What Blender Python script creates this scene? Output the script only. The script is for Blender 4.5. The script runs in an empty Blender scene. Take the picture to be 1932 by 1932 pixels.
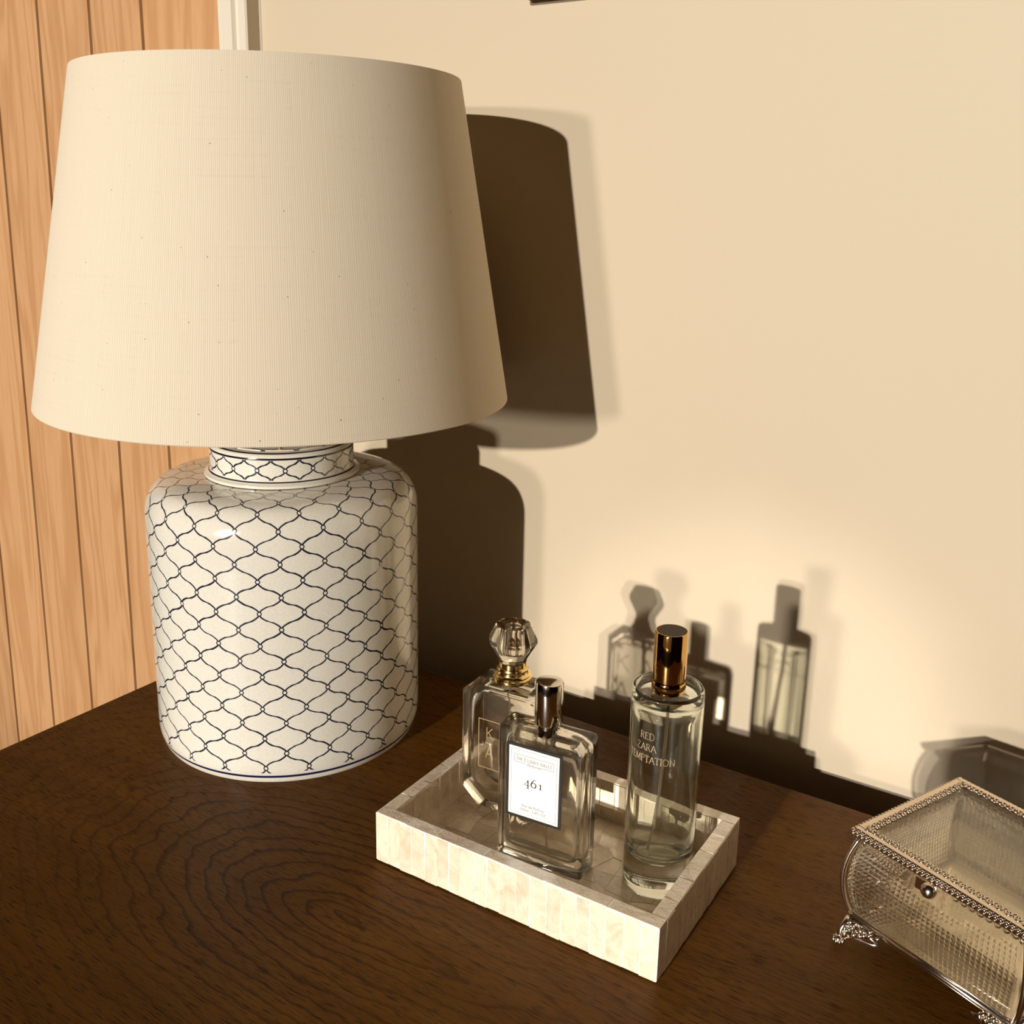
import bpy, bmesh, math, random
from mathutils import Vector, Matrix
PI = math.pi
random.seed(7)
C = bpy.context.scene.collection
SC = bpy.context.scene
TZ = 0.75            # height of the dresser top above the floor

# ------------------------------------------------------------------ camera
cam_d = bpy.data.cameras.new('camera')
cam = bpy.data.objects.new('camera', cam_d); C.objects.link(cam)
cx_ = Vector((0.8341, 0.5514, 0.0172)).normalized()
cz_ = Vector((0.5306, -0.8105, 0.2482)).normalized()
cy_ = cz_.cross(cx_).normalized(); cx_ = cy_.cross(cz_).normalized()
m = Matrix((cx_, cy_, cz_)).transposed().to_4x4()
m.translation = Vector((0, 0, TZ + 0.4))
cam.matrix_world = m
cam_d.sensor_width = 36; cam_d.lens = 36.05
cam_d.shift_x = 0.0071; cam_d.shift_y = -0.0455
cam_d.clip_start = 0.01; cam_d.clip_end = 60
SC.camera = cam

# ------------------------------------------------------------------ light
w = bpy.data.worlds.new('sky'); SC.world = w; w.use_nodes = True
w.node_tree.nodes['Background'].inputs[0].default_value = (1.0, 0.62, 0.30, 1)
w.node_tree.nodes['Background'].inputs[1].default_value = 0.12

def sun(name, d, energy, angle, col):
    l = bpy.data.lights.new(name, 'SUN'); l.energy = energy; l.angle = math.radians(angle); l.color = col
    o = bpy.data.objects.new(name, l); C.objects.link(o)
    o.rotation_euler = Vector(d).to_track_quat('-Z', 'Y').to_euler()
    o.location = (0, -4, 3)
    return o
sun_main = sun('sun', (-0.003, 1, -0.195), 3.45, 0.9, (1.0, 0.965, 0.91))
sun_soft = sun('sun_glow', (0.10, 1, -0.10), 1.15, 3.0, (1.0, 0.96, 0.90))
# added spot that makes the bright patch low on the back wall
sp_d = bpy.data.lights.new('wall_patch_spot', 'SPOT'); sp_d.energy = 130; sp_d.color = (1.0, 0.98, 0.99)
sp_d.spot_size = math.radians(8.6); sp_d.spot_blend = 0.75; sp_d.shadow_soft_size = 0.018
sp = bpy.data.objects.new('wall_patch_spot', sp_d); C.objects.link(sp)
sp.location = (-0.232, -2.0, TZ + 0.60)
sp.rotation_euler = (Vector((-0.24, 0.715, TZ + 0.000)) - sp.location).to_track_quat('-Z', 'Y').to_euler()
pl = bpy.data.lights.new('window_portal', 'AREA'); pl.shape = 'RECTANGLE'; pl.size = 2.6; pl.size_y = 1.6
pl.cycles.is_portal = True
po = bpy.data.objects.new('window_portal', pl); C.objects.link(po)
po.location = (-0.4, -2.04, TZ + 0.71); po.rotation_euler = (PI/2, 0, 0)

SC.cycles.blur_glossy = 0.0; SC.cycles.caustics_reflective = True; SC.cycles.caustics_refractive = True
SC.cycles.sample_clamp_indirect = 30.0
vs = SC.view_settings
vs.view_transform = 'Standard'; vs.look = 'None'; vs.exposure = 0; vs.gamma = 1; vs.use_curve_mapping = False

# ------------------------------------------------------------------ material helpers
class NT:
    def __init__(s, name):
        s.m = bpy.data.materials.new(name); s.m.use_nodes = True
        s.t = s.m.node_tree; s.b = s.t.nodes['Principled BSDF']; s.out = s.t.nodes['Material Output']
    def n(s, typ, **kw):
        nd = s.t.nodes.new(typ)
        for k, v in kw.items(): setattr(nd, k, v)
        return nd
    def val(s, sock, v):
        if isinstance(v, bpy.types.NodeSocket): s.t.links.new(v, sock)
        elif isinstance(v, (tuple, list)) and len(v) == 3 and sock.type == 'RGBA': sock.default_value = (*v, 1)
        else: sock.default_value = v
    def math(s, op, a, b=None, c=None):
        nd = s.n('ShaderNodeMath', operation=op)
        s.val(nd.inputs[0], a)
        if b is not None: s.val(nd.inputs[1], b)
        if c is not None: s.val(nd.inputs[2], c)
        return nd.outputs[0]
    def mix(s, f, a, b):
        nd = s.n('ShaderNodeMix', data_type='RGBA')
        s.val(nd.inputs[0], f); s.val(nd.inputs[6], a); s.val(nd.inputs[7], b)
        return nd.outputs[2]
    def ramp(s, f, stops):
        nd = s.n('ShaderNodeValToRGB'); el = nd.color_ramp.elements
        while len(el) < len(stops): el.new(0.5)
        for e, (p, c) in zip(el, stops):
            e.position = p; e.color = (*c, 1) if len(c) == 3 else c
        s.val(nd.inputs[0], f); return nd.outputs[0]
    def step(s, v, lo, hi):      # smooth 0..1 between lo and hi
        nd = s.n('ShaderNodeMapRange', interpolation_type='SMOOTHSTEP')
        s.val(nd.inputs[0], v); s.val(nd.inputs[1], lo); s.val(nd.inputs[2], hi)
        return nd.outputs[0]
    def coord(s, which='Object', scale=(1, 1, 1)):
        tc = s.n('ShaderNodeTexCoord'); mp = s.n('ShaderNodeMapping')
        s.t.links.new(tc.outputs[which], mp.inputs[0]); mp.inputs['Scale'].default_value = scale
        return mp.outputs[0]
    def noise(s, vec, scale, detail=4, rough=0.5, out=0, dist=0.0):
        nd = s.n('ShaderNodeTexNoise'); s.t.links.new(vec, nd.inputs['Vector'])
        nd.inputs['Scale'].default_value = scale; nd.inputs['Detail'].default_value = detail
        nd.inputs['Roughness'].default_value = rough; nd.inputs['Distortion'].default_value = dist
        return nd.outputs[out]
    def bump(s, h, strength, dist):
        nd = s.n('ShaderNodeBump'); nd.inputs['Strength'].default_value = strength
        nd.inputs['Distance'].default_value = dist; s.t.links.new(h, nd.inputs['Height'])
        s.t.links.new(nd.outputs[0], s.b.inputs['Normal']); return nd.outputs[0]
    def set(s, **kw):
        for k, v in kw.items(): s.val(s.b.inputs[k.replace('_', ' ')], v)
        return s.m

def plain(name, col, rough=0.5, metal=0.0, **kw):
    a = NT(name)
    a.set(Base_Color=col, Roughness=rough, Metallic=metal, **kw)
    return a.m

# painted walls
a = NT('cream_wall_paint')
nz = a.noise(a.coord('Object'), 1.6, 3)
a.set(Base_Color=a.mix(nz, (0.50, 0.400, 0.268), (0.525, 0.422, 0.285)), Roughness=0.62)
a.bump(a.noise(a.coord('Object'), 260, 2), 0.05, 0.0004)
M_WALL = a.m
M_TRIM = plain('white_gloss_paint', (0.64, 0.555, 0.44), 0.35)
M_STRIP = plain('grey_beige_paint', (0.50, 0.42, 0.29), 0.6)
M_DIM = plain('low_bounce_dark', (0.050, 0.022, 0.006), 0.8)  # unseen room surfaces, darkened to cut the light they bounce back

a = NT('carpet')
a.set(Base_Color=a.mix(a.noise(a.coord('Object'), 90, 3), (0.05, 0.028, 0.012), (0.09, 0.05, 0.022)), Roughness=0.95)
M_CARPET = a.m

# oak boards (grain runs along local z)
a = NT('honey_oak')
info = a.n('ShaderNodeObjectInfo')
tc = a.n('ShaderNodeTexCoord'); vm = a.n('ShaderNodeVectorMath', operation='ADD')
cmb = a.n('ShaderNodeCombineXYZ'); a.val(cmb.inputs[1], a.math('MULTIPLY', info.outputs['Random'], 9.0)); a.val(cmb.inputs[2], a.math('MULTIPLY', info.outputs['Random'], 31.0))
a.t.links.new(tc.outputs['Object'], vm.inputs[0]); a.t.links.new(cmb.outputs[0], vm.inputs[1])
mp = a.n('ShaderNodeMapping'); a.t.links.new(vm.outputs[0], mp.inputs[0]); mp.inputs['Scale'].default_value = (7, 7, 0.55)
big = a.noise(mp.outputs[0], 2.2, 3, 0.5, dist=0.4)
rings = a.math('FRACT', a.math('MULTIPLY', big, 11.0))
ringm = a.step(a.math('ABSOLUTE', a.math('SUBTRACT', rings, 0.5)), 0.10, 0.5)
mp2 = a.n('ShaderNodeMapping'); a.t.links.new(vm.outputs[0], mp2.inputs[0]); mp2.inputs['Scale'].default_value = (60, 60, 2.0)
fine = a.noise(mp2.outputs[0], 12, 4, 0.6)
base = a.mix(ringm, (0.51, 0.275, 0.125), (0.44, 0.220, 0.090))
base = a.mix(a.math('MULTIPLY', a.step(fine, 0.45, 0.75), 0.35), base, (0.35, 0.155, 0.050))
hv = a.n('ShaderNodeHueSaturation'); a.val(hv.inputs['Color'], base)
a.val(hv.inputs['Value'], a.math('ADD', 0.92, a.math('MULTIPLY', info.outputs['Random'], 0.16)))
a.set(Base_Color=hv.outputs[0], Roughness=0.45)
a.bump(fine, 0.12, 0.0006)
M_OAK = a.m
M_GROOVE = plain('dark_oak_tongue', (0.16, 0.06, 0.015), 0.8)

# dark stained wood with cathedral grain
def dark_wood(name, cx0, cy0):
    a = NT(name)
    co = a.coord('Object')
    sp = a.n('ShaderNodeSeparateXYZ'); a.t.links.new(co, sp.inputs[0])
    n1 = a.noise(a.coord('Object', (1, 3.2, 1)), 7.0, 3, 0.5)
    n2 = a.noise(a.coord('Object', (1, 1.2, 1)), 60.0, 4, 0.6)
    wob = a.math('ADD', a.math('MULTIPLY', a.math('SUBTRACT', n1, 0.5), 0.030), a.math('MULTIPLY', a.math('SUBTRACT', n2, 0.5), 0.0055))
    dx = a.math('SUBTRACT', sp.outputs[0], cx0)
    dy = a.math('SUBTRACT', sp.outputs[1], cy0)
    left = a.math('MULTIPLY', a.math('MINIMUM', dx, 0.0), 0.50)
    right = a.math('MULTIPLY', a.math('MAXIMUM', dx, 0.0), 0.10)
    ex = a.math('ADD', left, right)
    r2 = a.math('ADD', a.math('MULTIPLY', ex, ex), a.math('MULTIPLY', dy, dy))
    rr = a.math('ADD', a.math('SQRT', r2), wob)
    ph = a.math('FRACT', a.math('MULTIPLY', rr, 118.0))
    line = a.step(ph, 0.66, 0.95)
    line = a.math('MULTIPLY', line, a.math('SUBTRACT', 1.0, a.step(ph, 0.95, 1.0)))
    line = a.math('MULTIPLY', line, a.math('SUBTRACT', 1.0, a.math('MULTIPLY', a.step(rr, 0.05, 0.13), 0.60)))
    line = a.math('MULTIPLY', line, a.math('SUBTRACT', 1.0, a.math('MULTIPLY', a.step(dx, 0.0, 0.10), 0.5)))
    pores = a.noise(a.coord('Object', (1.0, 17.0, 1)), 88, 2, 0.5)
    pore = a.math('MULTIPLY', a.step(pores, 0.48, 0.66), a.step(a.noise(a.coord('Object', (1.0, 4.0, 1)), 30, 3), 0.22, 0.52))
    wide = a.noise(a.coord('Object', (1, 5, 1)), 9, 3)
    base = a.mix(wide, (0.072, 0.0255, 0.0028), (0.150, 0.060, 0.0085))
    base = a.mix(a.math('MULTIPLY', line, 0.62), base, (0.012, 0.0045, 0.001))
    base = a.mix(a.math('MULTIPLY', pore, 0.66), base, (0.012, 0.004, 0.001))
    h = a.math('SUBTRACT', 1.0, pore)
    a.set(Base_Color=base, Roughness=a.math('ADD', 0.36, a.math('MULTIPLY', pore, 0.25)))
    a.b.inputs['Specular IOR Level'].default_value = 0.05
    a.b.inputs['Coat Weight'].default_value = 0.06; a.b.inputs['Coat Roughness'].default_value = 0.20; a.b.inputs['Coat IOR'].default_value = 1.45
    a.bump(h, 0.35, 0.0005)
    return a.m
M_DARK = dark_wood('dark_stained_oak', -0.357, 0.378)
M_DARK2 = plain('dark_stained_carcass', (0.05, 0.022, 0.008), 0.45)

# lampshade linen (uv: metres round and up)
a = NT('natural_linen')
uv = a.n('ShaderNodeTexCoord'); sp = a.n('ShaderNodeSeparateXYZ'); a.t.links.new(uv.outputs['UV'], sp.inputs[0])
P = 0.00118
jit = a.noise(a.coord('UV', (1, 0.05, 1)), 260, 2); jit2 = a.noise(a.coord('UV', (0.05, 1, 1)), 260, 2)
tu = a.math('SINE', a.math('MULTIPLY', a.math('ADD', sp.outputs[0], a.math('MULTIPLY', jit, 0.0009)), 2*PI/P))
tv = a.math('SINE', a.math('MULTIPLY', a.math('ADD', sp.outputs[1], a.math('MULTIPLY', jit2, 0.0009)), 2*PI/P))
weave = a.math('MULTIPLY', tu, tv)
wv = a.math('ADD', a.math('MULTIPLY', weave, 0.5), a.math('MULTIPLY', tu, 0.25))
wv = a.math('ADD', a.math('MULTIPLY', wv, 0.6), 0.5)
slubv = a.noise(a.coord('UV', (1, 0.02, 1)), 420, 3, 0.7); slubh = a.noise(a.coord('UV', (0.02, 1, 1)), 420, 3, 0.7)
slub = a.math('MULTIPLY', a.math('ADD', slubv, slubh), 0.5)
col = a.mix(wv, (0.46, 0.345, 0.215), (0.97, 0.86, 0.68))
col = a.mix(a.math('MULTIPLY', a.step(slub, 0.52, 0.72), 0.20), col, (0.45, 0.335, 0.21))
vo = a.n('ShaderNodeTexVoronoi'); a.t.links.new(a.coord('UV'), vo.inputs['Vector']); vo.inputs['Scale'].default_value = 190
sc_ = a.n('ShaderNodeSeparateColor'); a.t.links.new(vo.outputs['Color'], sc_.inputs[0])
speck = a.math('MULTIPLY', a.math('LESS_THAN', vo.outputs['Distance'], a.math('MULTIPLY', sc_.outputs[1], 0.085)), a.math('GREATER_THAN', sc_.outputs[0], 0.45))
col = a.mix(a.math('MULTIPLY', speck, 0.75), col, (0.13, 0.075, 0.03))
a.set(Base_Color=col, Roughness=0.95)
a.b.inputs['Specular IOR Level'].default_value = 0.1
bmp = a.bump(a.math('ADD', wv, slub), 0.22, 0.0003)
tr = a.n('ShaderNodeBsdfTranslucent'); a.val(tr.inputs[0], (0.6, 0.36, 0.15))
mxs = a.n('ShaderNodeMixShader'); mxs.inputs[0].default_value = 0.05
a.t.links.new(a.b.outputs[0], mxs.inputs[1]); a.t.links.new(tr.outputs[0], mxs.inputs[2]); a.t.links.new(mxs.outputs[0], a.out.inputs[0])
M_LINEN = a.m

# crackle glazed porcelain with an ogee trellis (uv: turn fraction, metres up the wall)
def trellis(name, cells, phase, v0, vcell, cellw, vlo, vhi, rings):
    a = NT(name)
    uv = a.n('ShaderNodeTexCoord'); sp = a.n('ShaderNodeSeparateXYZ'); a.t.links.new(uv.outputs['UV'], sp.inputs[0])
    wob = a.noise(a.coord('Object'), 38, 2); wob2 = a.noise(a.coord('Object'), 47, 2)
    U = a.math('ADD', a.math('MULTIPLY', a.math('SUBTRACT', sp.outputs[0], phase), float(cells)), a.math('MULTIPLY', a.math('SUBTRACT', wob, 0.5), 0.10))
    V = a.math('ADD', a.math('DIVIDE', a.math('SUBTRACT', sp.outputs[1], v0), vcell), a.math('MULTIPLY', a.math('SUBTRACT', wob2, 0.5), 0.10))
    ang = a.math('MULTIPLY', V, 2*PI)
    cs_ = a.math('COSINE', ang); ac = a.math('MAXIMUM', a.math('ABSOLUTE', cs_), 0.03); PW = 0.74
    off = a.math('MULTIPLY', a.math('SUBTRACT', 1.0, a.math('MULTIPLY', a.math('SIGN', cs_), a.math('POWER', ac, PW))), 0.25)
    k = 0.5*PI*cellw/vcell
    sl = a.math('MULTIPLY', a.math('MULTIPLY', a.math('SINE', ang), k*PW), a.math('POWER', a.math('MAXIMUM', ac, 0.06), PW-1))
    den = a.math('SQRT', a.math('ADD', 1.0, a.math('MULTIPLY', sl, sl)))
    ds = []
    for op in ('SUBTRACT', 'ADD'):
        D = a.math(op, U, off)
        f = a.math('ABSOLUTE', a.math('SUBTRACT', D, a.math('ROUND', D)))
        ds.append(a.math('DIVIDE', a.math('MULTIPLY', f, cellw), den))
    d = a.math('MINIMUM', ds[0], ds[1])
    nd_ = []
    for sh in (0.0, 0.5):
        x = a.math('SUBTRACT', U, sh); x = a.math('MULTIPLY', a.math('SUBTRACT', x, a.math('ROUND', x)), cellw)
        y = a.math('SUBTRACT', V, sh); y = a.math('MULTIPLY', a.math('SUBTRACT', y, a.math('ROUND', y)), vcell)
        nd_.append(a.math('SQRT', a.math('ADD', a.math('MULTIPLY', x, x), a.math('MULTIPLY', y, y))))
    dn = a.math('MINIMUM', nd_[0], nd_[1])
    wvar = a.noise(a.coord('Object'), 55, 2)
    lw = a.math('ADD', 0.00030, a.math('MULTIPLY', wvar, 0.00045))
    line = a.math('SUBTRACT', 1.0, a.step(d, a.math('MULTIPLY', lw, 0.7), a.math('MULTIPLY', lw, 1.5)))
    ring = a.math('SUBTRACT', 1.0, a.step(a.math('ABSOLUTE', a.math('SUBTRACT', dn, 0.0014)), 0.00025, 0.00055))
    line = a.math('MULTIPLY', line, a.step(dn, 0.0011, 0.0014))
    ink = a.math('MAXIMUM', line, ring)
    ink = a.math('MULTIPLY', ink, a.step(a.noise(a.coord('Object'), 31, 2), 0.24, 0.30))
    inside = a.math('MULTIPLY', a.math('GREATER_THAN', sp.outputs[1], vlo), a.math('LESS_THAN', sp.outputs[1], vhi))
    ink = a.math('MULTIPLY', ink, inside)
    glaze = a.mix(a.noise(a.coord('Object'), 14, 3), (0.69, 0.63, 0.525), (0.74, 0.69, 0.585))
    vo = a.n('ShaderNodeTexVoronoi', feature='DISTANCE_TO_EDGE'); a.t.links.new(a.coord('Object'), vo.inputs['Vector']); vo.inputs['Scale'].default_value = 330
    crack = a.math('SUBTRACT', 1.0, a.step(vo.outputs[0], 0.02, 0.09))
    glaze = a.mix(a.math('MULTIPLY', crack, 0.16), glaze, (0.50, 0.40, 0.25))
    col = a.mix(ink, glaze, (0.012, 0.014, 0.028))
    for (r0, hw, c) in rings:
        rm = a.math('SUBTRACT', 1.0, a.step(a.math('ABSOLUTE', a.math('SUBTRACT', sp.outputs[1], r0)), hw*0.7, hw*1.3))
        col = a.mix(rm, col, c)
    a.set(Base_Color=col, Roughness=0.13)
    a.b.inputs['Coat Weight'].default_value = 0.35; a.b.inputs['Coat Roughness'].default_value = 0.05
    a.bump(a.math('SUBTRACT', 1.0, crack), 0.04, 0.0002)
    return a.m
NAVY = (0.006, 0.009, 0.045); INK = (0.004, 0.005, 0.012)

def glass(name, tint=(1, 1, 1), transp=0.35, ior=1.47, rough=0.0):
    a = NT(name)
    g = a.n('ShaderNodeBsdfGlass'); a.val(g.inputs['Color'], tint); g.inputs['IOR'].default_value = ior; g.inputs['Roughness'].default_value = rough
    t = a.n('ShaderNodeBsdfTransparent'); a.val(t.inputs[0], tint)
    mx = a.n('ShaderNodeMixShader'); mx.inputs[0].default_value = transp
    a.t.links.new(g.outputs[0], mx.inputs[1]); a.t.links.new(t.outputs[0], mx.inputs[2]); a.t.links.new(mx.outputs[0], a.out.inputs[0])
    return a.m
GT = 0.05
M_GLASS = glass('clear_glass', (0.99, 0.985, 0.965), GT)
M_GLASSG = glass('greenish_clear_glass', (0.975, 0.985, 0.955), GT)
M_CRYSTAL = glass('crystal', (0.99, 0.97, 0.93), GT, 1.52)
M_PANEL = glass('pressed_glass', (0.995, 0.985, 0.96), 0.28, 1.5)
M_GOLD = plain('polished_gold', (0.74, 0.44, 0.15), 0.06, 1.0)
M_GOLDY = plain('bright_gold', (0.95, 0.70, 0.30), 0.14, 1.0)
M_CHROME = plain('polished_chrome', (0.78, 0.72, 0.64), 0.08, 1.0)
M_SILVER = plain('aged_silver', (0.74, 0.62, 0.50), 0.20, 1.0)
M_BLACK = plain('black_print', (0.012, 0.010, 0.008), 0.4)
M_CAPTOP = plain('dark_cap_top', (0.040, 0.018, 0.006), 0.6)
M_PAPER = plain('white_label', (0.63, 0.60, 0.54), 0.5)
M_GREYINK = plain('grey_ink', (0.05, 0.05, 0.05), 0.5)
M_FINEINK = plain('pale_grey_ink', (0.10, 0.095, 0.085), 0.5)
M_GOLDINK = plain('gold_ink', (0.30, 0.20, 0.09), 0.45)
M_WHITEINK = plain('cream_ink', (0.38, 0.285, 0.17), 0.5)
M_TUBE = plain('pale_plastic_tube', (0.80, 0.70, 0.55), 0.3, 0, Alpha=0.55)
M_BRASS = plain('brass', (0.70, 0.48, 0.22), 0.25, 1.0)
M_BULB = plain('frosted_bulb', (0.85, 0.80, 0.70), 0.35)
M_CABLE = plain('gold_cable', (0.4, 0.3, 0.15), 0.5)

# mother of pearl
a = NT('mother_of_pearl')
info = a.n('ShaderNodeObjectInfo'); rnd = info.outputs['Random']
vm = a.n('ShaderNodeVectorMath', operation='ADD'); cmb = a.n('ShaderNodeCombineXYZ')
for i in range(3): a.val(cmb.inputs[i], a.math('MULTIPLY', rnd, (3.1, 5.7, 9.3)[i]))
tc = a.n('ShaderNodeTexCoord'); a.t.links.new(tc.outputs['Object'], vm.inputs[0]); a.t.links.new(cmb.outputs[0], vm.inputs[1])
n1 = a.noise(vm.outputs[0], 60, 4, 0.55, dist=1.5); n2 = a.noise(vm.outputs[0], 190, 3, 0.6, dist=2.0)
col = a.ramp(n1, [(0.30, (0.57, 0.41, 0.255)), (0.5, (0.69, 0.56, 0.40)), (0.72, (0.77, 0.665, 0.52))])
hv = a.n('ShaderNodeHueSaturation'); a.val(hv.inputs['Color'], col)
a.val(hv.inputs['Value'], a.math('ADD', 0.90, a.math('MULTIPLY', rnd, 0.20))); a.val(hv.inputs['Saturation'], a.math('ADD', 0.75, a.math('MULTIPLY', n1, 0.5)))
cr = a.step(a.math('ABSOLUTE', a.math('SUBTRACT', n2, 0.5)), 0.0, 0.02)
col2 = a.mix(a.math('MULTIPLY', a.math('SUBTRACT', 1.0, cr), 0.12), hv.outputs[0], (0.45, 0.3, 0.15))
a.set(Base_Color=col2, Roughness=a.math('ADD', 0.16, a.math('MULTIPLY', n2, 0.3)))
a.b.inputs['Coat Weight'].default_value = 1.0; a.b.inputs['Coat Roughness'].default_value = 0.16; a.b.inputs['Coat IOR'].default_value = 1.8
a.b.inputs['Sheen Weight'].default_value = 0.1
a.bump(a.math('ADD', n2, n1), 0.5, 0.0008)
M_PEARL = a.m
M_GROUT = plain('cream_resin', (0.86, 0.75, 0.58), 0.3)

# ------------------------------------------------------------------ mesh helpers
def link_mesh(name, me, mat, parent=None, loc=(0, 0, 0), rot=(0, 0, 0)):
    o = bpy.data.objects.new(name, me); C.objects.link(o)
    if mat and not me.materials: me.materials.append(mat)
    o.location = loc; o.rotation_euler = rot
    if parent: o.parent = parent
    return o
def obj(name, bm, mat, parent=None, loc=(0, 0, 0), rot=(0, 0, 0), smooth=False, sharp=None):
    bmesh.ops.recalc_face_normals(bm, faces=bm.faces)
    me = bpy.data.meshes.new(name); bm.to_mesh(me); bm.free()
    if smooth:
        for p in me.polygons: p.use_smooth = True
        if sharp is not None: me.set_sharp_from_angle(angle=math.radians(sharp))
    return link_mesh(name, me, mat, parent, loc, rot)
def tag(o, label, cat, group=None, kind=None):
    o['label'] = label; o['category'] = cat
    if group: o['group'] = group
    if kind: o['kind'] = kind
    return o
def thing(name, label, cat, loc=(0, 0, 0), rotz=0, group=None):
    o = bpy.data.objects.new(name, None); C.objects.link(o); o.empty_display_size = 0.05
    o.location = loc; o.rotation_euler = (0, 0, rotz)
    return tag(o, label, cat, group)
def struct(name, bm, mat, parent=None, **kw):
    o = obj(name, bm, mat, parent, **kw)
    if parent is None: o['kind'] = 'structure'
    return o
def add_box(bm, x0, x1, y0, y1, z0, z1, bev=0.0, seg=2):
    r = bmesh.ops.create_cube(bm, size=1.0); vs_ = r['verts']
    for v in vs_: v.co = Vector(((x0+x1)/2 + v.co.x*(x1-x0), (y0+y1)/2 + v.co.y*(y1-y0), (z0+z1)/2 + v.co.z*(z1-z0)))
    if bev > 0:
        es = list({e for v in vs_ for e in v.link_edges})
        bmesh.ops.bevel(bm, geom=es, offset=bev, segments=seg, affect='EDGES', profile=0.6)
def bx(*a_, **k): bm = bmesh.new(); add_box(bm, *a_, **k); return bm
def add_lathe(bm, prof, n=64, uvl=None, v0=0.0, close=False, flat_u=1.0, cx=0, cy=0):
    """prof: list of (r,z) from start to end; v = arc length - v0"""
    arc = [0.0]
    for i in range(1, len(prof)): arc.append(arc[-1] + math.hypot(prof[i][0]-prof[i-1][0], prof[i][1]-prof[i-1][1]))
    rows = []
    for (r, z) in prof:
        if r < 1e-7: rows.append([bm.verts.new((cx, cy, z))])
        else: rows.append([bm.verts.new((cx + r*math.cos(2*PI*i/n), cy + r*math.sin(2*PI*i/n), z)) for i in range(n)])
    for j in range(len(prof)-1):
        A, B = rows[j], rows[j+1]
        for i in range(n):
            k = (i+1) % n
            if len(A) == 1 and len(B) == 1: continue
            if len(A) == 1: vs_ = [A[0], B[k], B[i]]; us = [(i+.5)/n, (i+1)/n, i/n]; ar = [arc[j], arc[j+1], arc[j+1]]
            elif len(B) == 1: vs_ = [A[i], A[k], B[0]]; us = [i/n, (i+1)/n, (i+.5)/n]; ar = [arc[j], arc[j], arc[j+1]]
            else: vs_ = [A[i], A[k], B[k], B[i]]; us = [i/n, (i+1)/n, (i+1)/n, i/n]; ar = [arc[j], arc[j], arc[j+1], arc[j+1]]
            f = bm.faces.new(vs_)
            if uvl is not None:
                for l, u, v in zip(f.loops, us, ar): l[uvl].uv = (u*flat_u, v - v0)
    return rows
def lathe(prof, n=64, uv=False, v0=0.0, flat_u=1.0):
    bm = bmesh.new(); uvl = bm.loops.layers.uv.new('UVMap') if uv else None
    add_lathe(bm, prof, n, uvl, v0, flat_u=flat_u); return bm
def add_tube(bm, pts, r, n=8, cap=True, closed=False):
    pts = [Vector(p) for p in pts]; N = len(pts); rings = []
    prev = None
    for i, p in enumerate(pts):
        if closed: t = (pts[(i+1) % N] - pts[i-1]).normalized()
        else: t = (pts[min(i+1, N-1)] - pts[max(i-1, 0)]).normalized()
        up = prev if prev is not None else (Vector((0, 0, 1)) if abs(t.z) < 0.9 else Vector((1, 0, 0)))
        s = t.cross(up).normalized(); u = s.cross(t).normalized(); prev = u
        rr = r[i] if isinstance(r, (list, tuple)) else r
        rings.append([bm.verts.new(p + (s*math.cos(2*PI*k/n) + u*math.sin(2*PI*k/n))*rr) for k in range(n)])
    for i in range(N if closed else N-1):
        A, B = rings[i], rings[(i+1) % N]
        for k in range(n): bm.faces.new((A[k], A[(k+1) % n], B[(k+1) % n], B[k]))
    if cap and not closed:
        bm.faces.new(rings[0][::-1]); bm.faces.new(rings[-1])
def add_ball(bm, c, r, sub=1, sc=(1, 1, 1)):
    res = bmesh.ops.create_icosphere(bm, subdivisions=sub, radius=r)
    for v in res['verts']: v.co = Vector((c[0]+v.co.x*sc[0], c[1]+v.co.y*sc[1], c[2]+v.co.z*sc[2]))
def add_prism(bm, poly, z0, z1, inset=0.0, axis='z'):
    """poly in plan, extruded between z0 and z1 along axis; returns faces"""
    def P(p, h):
        return {'z': (p[0], p[1], h), 'y': (p[0], h, p[1]), 'x': (h, p[0], p[1])}[axis]
    A = [bm.verts.new(P(p, z0)) for p in poly]; B = [bm.verts.new(P(p, z1)) for p in poly]
    n = len(poly)
    bm.faces.new(A[::-1]); bm.faces.new(B)
    for i in range(n): bm.faces.new((A[i], A[(i+1) % n], B[(i+1) % n], B[i]))
    return A, B
def round_rect(x0, x1, y0, y1, r, n=6):
    pts = []
    for cx, cy, a0 in ((x1-r, y1-r, 0), (x0+r, y1-r, 90), (x0+r, y0+r, 180), (x1-r, y0+r, 270)):
        for i in range(n+1):
            t = math.radians(a0 + 90*i/n); pts.append((cx+r*math.cos(t), cy+r*math.sin(t)))
    return pts
def layered(bm, layers):
    """layers: list of equally long closed loops of 3-D points, skinned and capped"""
    rows = [[bm.verts.new(p) for p in L] for L in layers]
    n = len(rows[0])
    bm.faces.new(rows[0][::-1]); bm.faces.new(rows[-1])
    for A, B in zip(rows, rows[1:]):
        for i in range(n): bm.faces.new((A[i], A[(i+1) % n], B[(i+1) % n], B[i]))

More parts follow.
